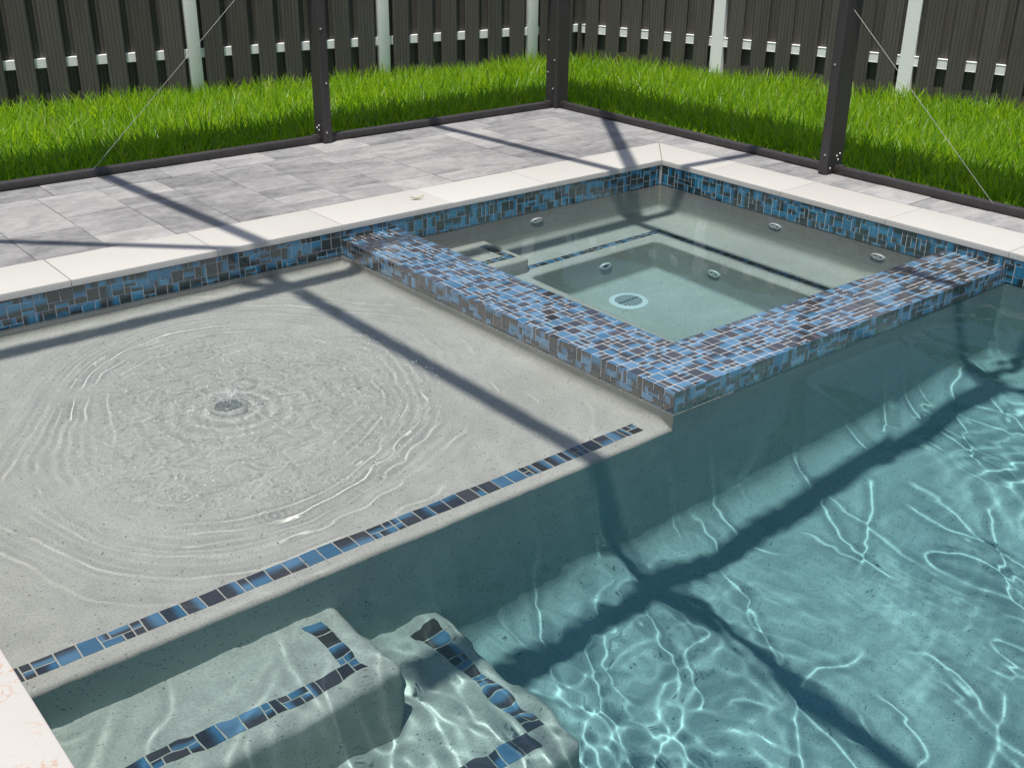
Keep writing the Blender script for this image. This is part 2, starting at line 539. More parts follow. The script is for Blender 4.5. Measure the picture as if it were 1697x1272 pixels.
class Tiles:
    def __init__(s): s.v = []; s.f = []; s.uv = []; s.c = []
    def patch(s, org, U, V, nw, nh, seed, cu=CELL, cv=CELL, g=.0019):
        org, U, V = Vector(org), Vector(U), Vector(V); N = U.cross(V)
        R = random.Random(seed * 7 + 1); hgt = .0022; bv = .0012
        for (i, j, w, h) in pack(nw, nh, seed):
            a0, a1, b0, b1 = i * cu + g, (i + w) * cu - g, j * cv + g, (j + h) * cv - g
            k = len(s.v)
            jit = R.uniform(-.0004, .0004)
            for ins, z in ((0, 0), (0, hgt - bv + jit), (bv, hgt + jit)):
                for a, b in ((a0 + ins, b0 + ins), (a1 - ins, b0 + ins), (a1 - ins, b1 - ins), (a0 + ins, b1 - ins)):
                    s.v.append(org + U * a + V * b + N * z)
            rot = R.random() < .5; flip = R.random() < .5
            tone, pos, rnd = R.random(), R.uniform(.35, .72), R.random()
            def uvof(t):
                p = s.v[t] - org; a = (p.dot(U) - a0) / max(a1 - a0, 1e-6); b = (p.dot(V) - b0) / max(b1 - b0, 1e-6)
                if rot: a, b = b, a
                if flip: a = 1 - a
                return (a, b)
            fs = [(k + 8, k + 9, k + 10, k + 11)]
            for l in (0, 4):
                for q in range(4): fs.append((k + l + q, k + l + (q + 1) % 4, k + l + 4 + (q + 1) % 4, k + l + 4 + q))
            for f in fs:
                s.f.append(f)
                for t in f: s.uv.append(uvof(t)); s.c.append((tone, pos, rnd, 1))
    def build(s, name, parent):
        me = bpy.data.meshes.new(name); me.from_pydata([tuple(v) for v in s.v], [], s.f); me.update()
        uv = me.uv_layers.new(name='UVMap'); uv.data.foreach_set('uv', np.array(s.uv, np.float32).ravel())
        c = me.color_attributes.new('tile', 'FLOAT_COLOR', 'CORNER'); c.data.foreach_set('color', np.array(s.c, np.float32).ravel())
        me.materials.append(TILE if parent is pool and name == 'waterline_tile' else TILES)
        o = bpy.data.objects.new(name, me); link(o, parent)
        return o

# ------------------------------------------------------------------ swimming pool
pool = empty('swimming_pool', (0, 0, 0), 'large swimming pool with pale travertine coping and a shallow tanning ledge', 'pool')
bm = bmesh.new()
# backing walls behind the tile band and the upper pool wall
T = .004
box(bm, -.30, PX + .30, -.30, -T, -1.4, -.032)
box(bm, -.30, -T, -T, PY + .3, -1.4, -.032)
box(bm, PX + T, PX + .30, -T, PY + .3, -1.4, -.032)
box(bm, -T, PX + T, PY, PY + .3, -1.4, -.032)
wall_back = finish('pool_wall', bm, GROUT, pool)
bm = bmesh.new()
r0, cv = .02, .14
loops = [rrect(0, PX, SY, PY, r0, ZT), rrect(0, PX, SY, PY, r0, ZF + cv)]
for k in range(1, 9):
    a = math.radians(90 * k / 8)
    ins = cv * (1 - math.cos(a))
    loops.append(rrect(ins, PX - ins, SY + ins, PY - ins, r0 + ins * .9, ZF + cv * (1 - math.sin(a))))
n = len(loops[0])
rows = [[bm.verts.new(p) for p in L] for L in loops]
for li, (A, B) in enumerate(zip(rows, rows[1:])):
    for k in range(n):
        q = (A[k], A[(k + 1) % n], B[(k + 1) % n], B[k])
        if li == 0:
            # the wall above the ledge edge is open where the ledge meets the pool
            mx = (A[k].co + A[(k + 1) % n].co) / 2
            if mx.y < SY + .001: continue
        bm.faces.new(q)
bm.faces.new(rows[-1])
# riser below the ledge nose and below the spa tile
def quad(*ps): bm.faces.new([bm.verts.new(p) for p in ps])
quad((SX, SY, ZL - .02), (PX, SY, ZL - .02), (PX, SY, ZF + cv), (SX, SY, ZF + cv))
quad((0, SY, ZT - .012), (SX, SY, ZT - .012), (SX, SY, ZF + cv), (0, SY, ZF + cv))
bmesh.ops.remove_doubles(bm, verts=bm.verts, dist=.0005)
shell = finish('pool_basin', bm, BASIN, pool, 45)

def ledge_z(X, Y):
    def cove(d, r):
        d = np.clip(d, 0, r); return r - np.sqrt(np.maximum(r * r - (r - d) ** 2, 0))
    h = ZL + np.maximum(np.maximum(cove(Y, .05), cove(X - SX, .055)), cove(PX - X, .04)) * (1 - np.clip((Y - 1.93) / .065, 0, 1))
    e = np.clip(Y - (SY - .02), 0, .02)
    return h - (.02 - np.sqrt(np.maximum(.02 ** 2 - e ** 2, 0)))
lx = np.unique(np.concatenate([SX + .055 * (1 - np.cos(np.linspace(0, np.pi / 2, 9))), np.linspace(SX + .055, PX - .04, 40), PX - .04 * (1 - np.cos(np.linspace(0, np.pi / 2, 8)))]))
ly = np.unique(np.concatenate([.05 * (1 - np.cos(np.linspace(0, np.pi / 2, 9))), np.linspace(.05, SY - .02, 40), SY - .02 + .02 * np.sin(np.linspace(0, np.pi / 2, 9))]))
ledge = grid_mesh('tanning_ledge', lx, ly, ledge_z, PLASTER, pool)
def block(name, x0, x1, y0, y1, z0, z1, bev, parent, mat=None):
    b = bmesh.new(); box(b, x0, x1, y0, y1, z0, z1, bev, 4)
    return finish(name, b, mat or PLASTER, parent, 40)
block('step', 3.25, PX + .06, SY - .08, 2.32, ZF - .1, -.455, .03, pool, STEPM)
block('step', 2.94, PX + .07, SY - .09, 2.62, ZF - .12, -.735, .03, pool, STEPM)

tl_ = Tiles()
tl_.patch((0, 0, ZT), (1, 0, 0), (0, 0, 1), int(PX / CELL), 5, 3)
tl_.v = [Vector((v.x, -(v.y), v.z)) if False else v for v in tl_.v]
tA = Tiles()
def band(T_, p0, U, nw, nh, seed, z=ZT):   # vertical band, U runs so that U x Z points into the pool
    T_.patch((p0[0], p0[1], z), U, (0, 0, 1), nw, nh, seed)
band(tA, (PX, -T, 0), (-1, 0, 0), int(PX / CELL), 5, 21)
tA.build('waterline_tile', pool)
tB = Tiles()
band(tB, (-T, 0, 0), (0, 1, 0), int(PY / CELL), 5, 22)
tB.build('waterline_tile', pool)
tC = Tiles()
band(tC, (PX + T, PY, 0), (0, -1, 0), int(PY / CELL), 5, 23)
tC.build('waterline_tile', pool)
tS = Tiles()
tS.patch((SX + .075, 1.892, ZL + .0005), (1, 0, 0), (0, 1, 0), 79, 2, 31, .0252, .029)
tS.build('trim_tile', pool)
tS = Tiles()
tS.patch((3.315, 2.205, -.455 + .0005), (1, 0, 0), (0, 1, 0), 29, 2, 32, .0252, .027)
tS.patch((3.315, 2.03, -.455 + .0005), (1, 0, 0), (0, 1, 0), 2, 7, 33, .027, .025)
tS.build('trim_tile', pool)
tS = Tiles()
tS.patch((2.985, 2.03, -.735 + .0005), (1, 0, 0), (0, 1, 0), 2, 19, 34, .027, .025)
tS.patch((3.039, 2.50, -.735 + .0005), (1, 0, 0), (0, 1, 0), 40, 2, 35, .0252, .027)
tS.build('trim_tile', pool)

# coping stones: flat polygon with a rounded pool-side edge
def stone(poly, name='coping_stone', mat=None, label=None):
    b = bmesh.new()
    vs = [b.verts.new((x, y, -.0274)) for x, y in poly]
    f = b.faces.new(vs)
    e = bmesh.ops.extrude_face_region(b, geom=[f])
    dz = random.uniform(-.0008, .0008)
    for v in e['geom']:
        if isinstance(v, bmesh.types.BMVert): v.co.z = .0 + dz
    bmesh.ops.bevel(b, geom=[ed for ed in b.edges if all(v.co.z > -.01 for v in ed.verts)], offset=.0045, segments=3, profile=.5, affect='EDGES')
    o = finish(name, b, mat or TRAV, pool, 35)
    at = o.data.attributes.new('tone', 'FLOAT', 'FACE')
    at.data.foreach_set('value', np.full(len(o.data.polygons), random.random(), np.float32))
    if label: o['label'] = label
    return o
G = .0016
JA = [.312, .815, 1.406, 1.999, 2.586, 3.182, 3.78]
stone([(G, 0), (.312 - G, 0), (.312 - G, -.303), (-.292 + G, -.305)])
for a, b in zip(JA, JA[1:]): stone([(a + G, 0), (b - G, 0), (b - G, -.303), (a + G, -.303)])
stone([(3.78 + G, 0), (PX, 0), (PX + .305, -.303), (3.78 + G, -.303)])
JB = [.297, .80, 1.395, 1.989, 2.59, 3.19, 3.79, 4.39, 4.99, 5.59, 6.19, 6.79, 7.3]
stone([(0, G), (0, .297 - G), (-.292, .297 - G), (-.292, -.305 + G)][::-1])
for a, b in zip(JB, JB[1:]): stone([(-.292, a + G), (0, a + G), (0, b - G), (-.292, b - G)])
JC = [.31, .86, 1.36, 1.93, 2.53, 3.13, 3.73, 4.33, 4.93, 5.53, 6.13, 6.73, 7.3]
stone([(PX, G), (PX + .305, -.303 + G), (PX + .305, .31 - G), (PX, .31 - G)])
for a, b in zip(JC, JC[1:]):
    v = abs(a - 1.93) < .01 or abs(a - 2.53) < .01
    stone([(PX, a + G), (PX + .305, a + G), (PX + .305, b - G), (PX, b - G)], mat=TRAVV if v else None, label='pinkish coping stone with brown veins' if v else None)
bm = bmesh.new()
box(bm, -.288, PX + .30, -.30, -.006, -.031, -.004)
box(bm, -.288, -.006, -.006, PY, -.031, -.004)
box(bm, PX + .006, PX + .30, -.006, PY, -.031, -.004)
finish('coping_mortar', bm, MORTAR, pool)
b = bmesh.new()
lathe(b, [(.001, .012), (.045, .012), (.06, .006), (.065, 0), (.065, -.03)], Matrix.Translation((3.05, 1.0, ZL)), 32)
bub = finish('bubbler_fitting', b, GREYP, pool, 40)
b = bmesh.new()
lathe(b, [(.001, .0165), (.040, .0165), (.042, .010)], Matrix.Translation((3.05, 1.0, ZL)), 24)
finish('nozzle', b, GREYD, bub, 40)

# ------------------------------------------------------------------ raised spa
spa = empty('spa', (0, 0, 0), 'square spa behind a raised L-shaped wall of blue and brown glass mosaic', 'spa')
bm = bmesh.new()
box(bm, SXI + T, SX - T, -.02, SY - T, -.24, ZS - T)
box(bm, -.02, SXI + T, SYI + T, SY - T, -.24, ZS - T)
sw = finish('spa_wall', bm, GROUT, spa)
tt = Tiles()
ncx = 12
cu = (SX - SXI) / ncx
cvv = SY / 82
tt.patch((SXI, 0, ZS - T), (1, 0, 0), (0, 1, 0), ncx, 82, 41, cu, cvv, .0024)
tt.patch((0, SYI, ZS - T), (1, 0, 0), (0, 1, 0), 70, 12, 42, SXI / 70, (SY - SYI) / 12, .0024)
tt.build('coping_tile', sw)
tt = Tiles()
tt.patch((SX - T, SY, ZS - 4 * CELL), (0, -1, 0), (0, 0, 1), 82, 4, 43, cvv, CELL)
tt.v = [v for v in tt.v]
# outward faces: +X on the ledge side, +Y on the pool side
tt2 = Tiles()
tt2.patch((SX - T, 0, ZS - 4 * CELL), (0, 1, 0), (0, 0, 1), 82, 4, 44, cvv, CELL)
tt2.build('face_tile', sw)
tt3 = Tiles()
tt3.patch((SX, SY - T, ZS - 4 * CELL), (-1, 0, 0), (0, 0, 1), 82, 4, 45, SX / 82, CELL)
tt3.build('face_tile', sw)
tt4 = Tiles()
tt4.patch((SXI + T, SYI, ZS - 4 * CELL), (0, -1, 0), (0, 0, 1), 70, 4, 46, SYI / 70, CELL)
tt4.patch((0, SYI + T, ZS - 4 * CELL), (1, 0, 0), (0, 0, 1), 70, 4, 47, SXI / 70, CELL)
tt4.build('face_tile', sw)
block('spa_footing', SXI + .012, SX - .0006, -.02, SY - .0008, -.60, -.158, .0, spa)
# basin
bm = bmesh.new()
ZSE, ZWL = -.59, -.985
wx0, wx1, wy0, wy1 = .415, 1.24, .385, 1.46
loops = [rrect(0, SXI, 0, SYI, .012, ZT), rrect(0, SXI, 0, SYI, .012, ZSE + .07)]
for k in range(1, 7):
    a = math.radians(15 * k); ins = .07 * (1 - math.cos(a))
    loops.append(rrect(ins, SXI - ins, ins, SYI - ins, .012 + ins * .9, ZSE + .07 * (1 - math.sin(a))))
rr = .022
for k in range(0, 6):
    a = math.radians(18 * k); o_ = rr * math.cos(a)
    loops.append(rrect(wx0 - rr + rr * math.sin(a), wx1 + rr - rr * math.sin(a), wy0 - rr + rr * math.sin(a), wy1 + rr - rr * math.sin(a), .045 - rr * math.sin(a) * .5, ZSE - rr + rr * math.cos(a)))
loops.append(rrect(wx0, wx1, wy0, wy1, .034, ZWL + .035))
for k in range(1, 6):
    a = math.radians(18 * k); ins = .035 * (1 - math.cos(a))
    loops.append(rrect(wx0 + ins, wx1 - ins, wy0 + ins, wy1 - ins, .034, ZWL + .035 * (1 - math.sin(a))))
loft(bm, loops)
finish('spa_basin', bm, PLASTER, spa, 50)
block('entry_step', 1.205, SXI + .05, -.06, .335, -.66, -.412, .025, spa)
tS = Tiles()
tS.patch((1.24, .05, -.412 + .0005), (1, 0, 0), (0, 1, 0), 2, 7, 51, .025, .026)
tS.patch((1.24, .232, -.412 + .0005), (1, 0, 0), (0, 1, 0), 18, 2, 52, .0252, .024)
tS.build('trim_tile', spa)
tS = Tiles()
tS.patch((.27, .265, ZSE + .0005), (1, 0, 0), (0, 1, 0), 36, 2, 53, .0256, .0225)
tS.patch((.27, .310, ZSE + .0005), (1, 0, 0), (0, 1, 0), 2, 52, 54, .0225, .0256)
tS.build('trim_tile', spa)

def frame_at(p, nrm):
    q = Vector(nrm).to_track_quat('Z', 'Y').to_matrix().to_4x4(); q.translation = Vector(p); return q
def jet(p, nrm):
    m = frame_at(p, nrm)
    b = bmesh.new()
    lathe(b, [(.020, -.01), (.020, .004), (.025, .008), (.035, .007), (.039, .002), (.039, -.01)], m, 28)
    o = finish('jet_fitting', b, WHITEP, spa, 40)
    b = bmesh.new()
    lathe(b, [(.001, -.004), (.0205, -.004), (.0205, -.012)], m, 20)
    lathe(b, [(.005, .006), (.010, .008), (.013, .004), (.013, -.004)], m, 16)
    finish('nozzle', b, DARKP if nrm[1] > .5 and p[2] < -.6 else WHITEP, o, 40)
jet((.885, .002, -.285), (0, 1, 0)); jet((.002, .793, -.287), (1, 0, 0)); jet((.002, 1.388, -.287), (1, 0, 0))
jet((.766, wy0 + .002, -.74), (0, 1, 0)); jet((wx0 + .002, .778, -.752), (1, 0, 0)); jet((1.0, .002, -.285 - .6 + .3 + .3), (0, 1, 0)) if False else None
# floor drain: outer ring and slotted grate
m = Matrix.Translation((.815, .606, ZWL + .001))
b = bmesh.new()
lathe(b, [(.066, .0), (.066, .009), (.080, .010), (.094, .004), (.095, 0)], m, 40)
dr = finish('drain_cover', b, WHITEP, spa, 40)
b = bmesh.new()
lathe(b, [(.001, .001), (.066, .001), (.066, -.01)], m, 32)
finish('sump', b, DARKP, dr)
b = bmesh.new()
for k in range(-4, 5):
    x = k * .0142; h = math.sqrt(max(.064 ** 2 - x * x, 0))
    if h > .008:
        box(b, .815 + x - .0028, .815 + x + .0028, .606 - h, .606 - .004, ZWL + .003, ZWL + .010, .001, 1)
        box(b, .815 + x - .0028, .815 + x + .0028, .606 + .004, .606 + h, ZWL + .003, ZWL + .010, .001, 1)
finish('grate', b, WHITEP, dr)

# ------------------------------------------------------------------ water surface
def waves(X, Y, spec, seed):
    r = np.random.default_rng(seed); h = np.zeros_like(X)
    for lam, amp, ang, spread, n in spec:
        for _ in range(n):
            l = lam * r.uniform(.75, 1.3); th = math.radians(ang + r.normal() * spread); k = 2 * np.pi / l
            h += amp / math.sqrt(n) * np.sin(k * (X * math.cos(th) + Y * math.sin(th)) + r.uniform(0, 6.28))
    return h
BC = (3.0, 1.08)
def sstep(a, b, x): t = np.clip((x - a) / (b - a), 0, 1); return t * t * (3 - 2 * t)
def water_h(X, Y):
    # slow domain warp so that crests meander
    wx = X + .06 * np.sin(2.3 * Y + 1.0) + .035 * np.sin(5.1 * X + 3.7 * Y)
    wy = Y + .06 * np.sin(2.7 * X + .4) + .035 * np.sin(4.3 * Y - 4.9 * X + 2)
    pool_h = waves(wx, wy, [(.95, .0042, 150, 24, 5), (.50, .0042, 145, 15, 7), (.25, .00075, 142, 15, 8), (.12, .00013, 140, 60, 8)], 5)
    chop = waves(wx, wy, [(.17, .00022, 142, 20, 6), (.085, .00007, 150, 50, 8), (.05, .00005, 0, 180, 8)], 6)
    def threads(lam, ang, wid, amp, seed, keep):
        n1 = waves(wx, wy, [(lam * 2, 1.0, ang, 9, 7), (lam * .9, .25, ang + 14, 20, 6)], seed)
        m1 = sstep(keep, keep + .6, waves(X, Y, [(.75, 1.0, 0, 180, 8)], seed + 50))
        gx, gy = np.gradient(n1, X[:, 0], Y[0], edge_order=1)
        d = n1 / np.maximum(np.hypot(gx, gy), 2.0)          # metres from the crest line
        return amp * np.exp(-(d / wid) ** 2) * m1
    lines = threads(.30, 147, .017, .00066, 61, -.55) + threads(.44, 130, .018, .00070, 62, -.55) + threads(.21, 155, .013, .00034, 63, -.35)
    inspa = (X < SXI + .15) & (Y < SYI + .15)
    mpool = sstep(1.95, 2.5, Y) * (1 - .0 * X)
    mchop = sstep(2.3, 3.0, Y) * (1 - sstep(1.6, 2.6, X))
    stepw = waves(wx, wy, [(.30, .0018, 140, 60, 7), (.14, .00055, 100, 90, 8), (.075, .00032, 100, 90, 10), (.045, .00012, 0, 180, 8)], 17) * np.exp(-(((X - 3.2) / .95) ** 2 + ((Y - 2.60) / .46) ** 2)) * sstep(1.98, 2.16, Y)
    h = stepw + lines * sstep(2.0, 2.12, Y) + pool_h * mpool * (.70 + .30 * sstep(2.1, 3.0, Y)) + chop * mchop
    # bubbler: boil, jump ring and outgoing rings
    dx, dy = wx - BC[0], wy - BC[1]
    r = np.hypot(dx, dy); th = np.arctan2(dy, dx)
    rr_ = r + .028 * np.sin(2 * th + 1) + .014 * np.sin(3 * th + 2) + .005 * np.sin(7 * th)
    onl = sstep(SX - .05, SX + .12, X) * (1 - sstep(1.95, 2.25, Y))
    bx, by = X + .012 * np.sin(41 * Y + 3 * X) + .01 * np.sin(67 * X), Y + .012 * np.sin(37 * X + 2) + .01 * np.sin(59 * Y + 1)
    boil = waves(bx, by, [(.24, .0010, 0, 180, 8), (.09, .00013, 0, 180, 14), (.046, .00011, 0, 180, 20), (.028, .00010, 0, 180, 24), (.019, .00006, 0, 180, 24)], 8)
    fr = waves(X, Y, [(.30, .7, 0, 180, 6), (.12, .3, 0, 180, 6)], 9)
    fr2 = waves(X, Y, [(.5, .8, 0, 180, 6), (.16, .3, 0, 180, 6)], 10)
    ring = 0 * X
    for R_, w_, A_, ph in ((.40, .012, .0005, .1), (.50, .010, .0006, -.1), (.585, .010, .0009, .0), (.645, .008, .0013, -.1), (.70, .007, .0006, -.4), (.765, .008, .0007, .1), (.86, .010, .0006, -.2), (.98, .011, .0006, .1), (1.13, .012, .0006, -.1)):
        ring = ring + A_ * np.exp(-((rr_ + .012 * fr2 * (1 + R_) - R_) / w_) ** 2) * sstep(-.25 + ph * .6, .75 + ph * .6, fr + .5 * np.sin(th * 2 + 7 * R_))
    out = .00022 * np.sin(2 * np.pi * (rr_ + .008 * fr2) / .034) * np.exp(-np.abs(rr_ - .64) / .16) * sstep(.4, .6, r) * sstep(-.4, .6, fr2)
    out2 = .00040 * np.sin(2 * np.pi * (rr_ + .015 * fr2) / .12 + .4 * fr) * np.exp(-np.abs(rr_ - .75) / .5) * sstep(.5, .75, r)
    hb = boil * (1 - sstep(.40, .70, rr_ + .03 * fr)) + ring + out + out2
    q = np.hypot(X - 3.075, Y - 1.035)
    hb += .011 * np.exp(-(q / .13) ** 2) + .0007 * np.sin(2 * np.pi * (q + .006 * fr) / .060) * np.exp(-(q / .22) ** 2) * (1 - np.exp(-(q / .05) ** 2))
    calm = waves(wx, wy, [(.30, .00035, 30, 60, 5), (.14, .00008, 30, 90, 5)], 12) + waves(X, Y, [(.16, .00042, 20, 60, 7), (.08, .00010, 20, 90, 7)], 23) * sstep(1.55, 1.85, Y)
    h = h + hb * onl + calm * sstep(SX - .02, SX + .1, X) * (1 - sstep(1.9, 2.2, Y)) * 1.4
    # a few drop rings
    for (px, py, s) in ((3.268, 1.692, 1.0), (3.18, 1.60, .8), (3.02, 1.63, .8), (3.42, 1.45, .7), (2.9, 1.68, .6)):
        q = np.hypot(X - px, Y - py)
        h += s * .00030 * np.sin(2 * np.pi * q / .018) * np.exp(-(q / .04) ** 2)
    # spring-fed area near the far return
    q = np.hypot(X - .75, Y - 2.75)
    h += .0011 * waves(wx * 1.0, wy * 1.0, [(.10, 1, 0, 180, 8)], 15) * np.exp(-(q / .35) ** 2)
    spa_h = waves(X, Y, [(.35, .00022, 40, 90, 5), (.12, .00003, 0, 180, 5)], 14)
    return ZW + np.where(inspa, spa_h, h)
wxs = np.concatenate([np.arange(-.03, 2.0, .0085), np.arange(2.0, PX + .0301, .0060)])
wys = np.concatenate([np.arange(-.03, 2.1, .0060), np.arange(2.1, 3.9, .0066), np.arange(3.9, PY + .03, .03)])
water = grid_mesh('water', wxs, wys, water_h, WATER)
tag(water, 'clear rippled blue-green water filling the pool and the spa', 'water', kind='structure')
water.cycles.is_caustics_caster = True
for o in list(S.objects):
    if o.type == 'MESH' and o is not water:
        for par in (o.parent, o.parent.parent if o.parent else None):
            if par in (pool, spa): o.cycles.is_caustics_receiver = True

# ------------------------------------------------------------------ screen enclosure (bronze aluminium cage)
cage = empty('screen_enclosure', (0, 0, 0), 'dark bronze aluminium pool cage with slim posts, base rails and steel brace wires', 'pool cage')
H, HT = 3.40, 4.20
YA, XB = -1.46, -.52
POSTA = [1.235, 3.270, 5.340, 7.410]
POSTB = [.715, 2.785, 4.855, 6.925]
def bracket(p, d, parent, up=.058):
    """small L clip standing on the rail, its upright leg against the post; d points from the post along the rail"""
    d = Vector((d[0], d[1], 0)); t = Vector((-d.y, d.x, 0)); p = Vector((p[0], p[1], .0394))
    b = bmesh.new()
    prof = [(0, 0), (.046, 0), (.046, .004), (.005, .004), (.005, up), (0, up)]
    vs = [b.verts.new(p + d * x - t * .019 + Vector((0, 0, z))) for x, z in prof]
    f = b.faces.new(vs)
    e = bmesh.ops.extrude_face_region(b, geom=[f])
    for v in e['geom']:
        if isinstance(v, bmesh.types.BMVert): v.co += t * .038
    finish('bracket', b, ALU, parent)
def screws(pts, nrm, parent):
    for p in pts:
        b = bmesh.new()
        lathe(b, [(.0012, .0042), (.005, .003), (.0062, 0), (.0062, -.002)], frame_at(p, nrm), 10)
        finish('screw', b, ZINC, parent, 40)
for x in POSTA:
    b = bmesh.new(); box(b, x - .026, x + .026, YA - .05, YA + .055, .002, H, .003, 1)
    p = finish('post', b, ALU, cage)
    if x > 3: continue
    bracket((x - .0265, YA), (-1, 0), p); bracket((x + .0265, YA), (1, 0), p)
    screws([(x + .008, YA + .0553, .06), (x - .006, YA + .0553, .33), (x + .010, YA + .0553, .62)], (0, 1, 0), p)
    screws([(x + .0320, YA + .01, .07), (x + .0320, YA + .012, .095), (x + .0320, YA - .01, .08)], (1, 0, 0), p)
for y in POSTB:
    b = bmesh.new(); box(b, XB - .05, XB + .08, y - .026, y + .026, .002, H, .003, 1)
    p = finish('post', b, ALU, cage)
    if y > 2: continue
    bracket((XB, y - .0265), (0, -1), p); bracket((XB, y + .0265), (0, 1), p)
    screws([(XB + .0803, y + .006, .10), (XB + .0803, y - .004, .55)], (1, 0, 0), p)
    screws([(XB + .0, y + .0320, .07), (XB + .012, y + .0320, .09), (XB - .012, y + .0320, .10), (XB + .05, y + .0265, .03)], (0, 1, 0), p)
b = bmesh.new(); box(b, XB - .05, XB + .055, YA - .05, YA + .055, .002, H, .003, 1)
p = finish('corner_post', b, ALU, cage)
screws([(XB + .0553, YA + .02, .12), (XB + .0553, YA + .03, .30), (XB + .0553, YA - .03, .42), (XB + .0553, YA - .03, .22)], (1, 0, 0), p)
bracket((XB + .0553, YA), (1, 0), p); bracket((XB, YA + .0553), (0, 1), p)
# base rails, one length per bay
xs_ = [XB + .055] + [v for x in POSTA for v in (x - .026, x + .026)] + [8.9]
for a, c in zip(xs_[::2], xs_[1::2]):
    b = bmesh.new(); box(b, a + .001, c - .001, YA - .026, YA + .024, .001, .039, .006, 2); finish('base_rail', b, ALU, cage, 40)
ys_ = [YA + .055] + [v for y in POSTB for v in (y - .026, y + .026)] + [8.9]
for a, c in zip(ys_[::2], ys_[1::2]):
    b = bmesh.new(); box(b, XB - .026, XB + .024, a + .001, c - .001, .001, .039, .006, 2); finish('base_rail', b, ALU, cage, 40)
# chair rails (just above the picture), eaves, mansard rafters, flat-roof purlins
def beam(name, a, c, w, h): 
    b = bmesh.new(); bar(b, a, c, w, h, bev=.003); return finish(name, b, ALU, cage)
beam('chair_rail', (XB + .06, YA, .97), (8.9, YA, .97), .05, .05)
beam('chair_rail', (XB, YA + .06, .97), (XB, 8.9, .97), .05, .05)
beam('eave_beam', (XB - .05, YA - .11, H + .03), (8.9, YA - .11, H + .03), .32, .06)  # unseen eave widened outward beyond its beam to broaden the shade on the lawn
beam('eave_beam', (XB, YA + .07, H + .03), (XB, 8.9, H + .03), .13, .06)
RX, RY = POSTA[0], POSTB[0]
for x in POSTA: beam('rafter', (x, YA, H + .06), (x, RY, HT), .055, .05)
for y in POSTB: beam('rafter', (XB, y, H + .06), (RX, y, HT), .055, .05)
beam('hip_rafter', (XB, YA, H + .06), (RX, RY, HT), .07, .05)
beam('purlin', (RX - .06, RY, HT), (8.9, RY, HT), .085, .06)
beam('purlin', (RX + .04, RY + .045, HT), (RX + .04, 8.9, HT), .045, .06)
beam('purlin', (RX + .06, 2.83, HT), (4.15, 2.83, HT), .10, .06)
beam('purlin', (POSTA[1], RY + .06, HT), (POSTA[1], 8.9, HT), .06, .05)
beam('purlin', (RX + .06, 5.1, HT), (8.9, 5.1, HT), .10, .06)
beam('purlin', (POSTA[2], RY + .06, HT), (POSTA[2], 8.9, HT), .06, .05)
beam('knee_brace', (POSTA[1] + .05, RY - .05, HT - .02), (POSTA[2] - .03, YA + .03, H + .08), .04, .05)
# stainless brace wires from the rails up to the corner post
for a, c in (((2.56, YA + .02, .037), (XB + .056, YA + .02, 2.74)), ((XB + .02, 1.625, .037), (XB + .02, YA + .056, 2.68))):
    b = bmesh.new(); tube(b, a, c, .0013, 6); finish('brace_wire', b, STEEL, cage)

# screen cloth above the chair rail: woven mesh, denser the flatter light strikes it
def mat_screen():
    a = NM('screen_cloth')
    g = a.new('NewGeometry'); dt = a.new('VectorMath', operation='DOT_PRODUCT')
    a.l(g.outputs['Incoming'], dt.inputs[0]); a.l(g.outputs['True Normal'], dt.inputs[1])
    c = a.math('MAXIMUM', a.math('ABSOLUTE', dt.outputs['Value']), .05)
    op = a.math('MINIMUM', a.math('DIVIDE', .21, c), .97)
    t = a.new('BsdfTransparent'); d = a.new('BsdfDiffuse'); d.inputs['Color'].default_value = (.03, .03, .03, 1)
    m = a.new('MixShader'); a.l(op, m.inputs[0]); a.l(t.outputs[0], m.inputs[1]); a.l(d.outputs[0], m.inputs[2])
    a.l(m.outputs[0], a.out.inputs['Surface']); return a.m
SCREEN = mat_screen()
b = bmesh.new()
for A_, B_ in (((XB + .05, YA), (8.9, YA)), ((XB, YA + .05), (XB, 8.9))):
    b.faces.new([b.verts.new(q) for q in ((*A_, .99), (*B_, .99), (*B_, H), (*A_, H))])
finish('screen_cloth', b, SCREEN, cage)

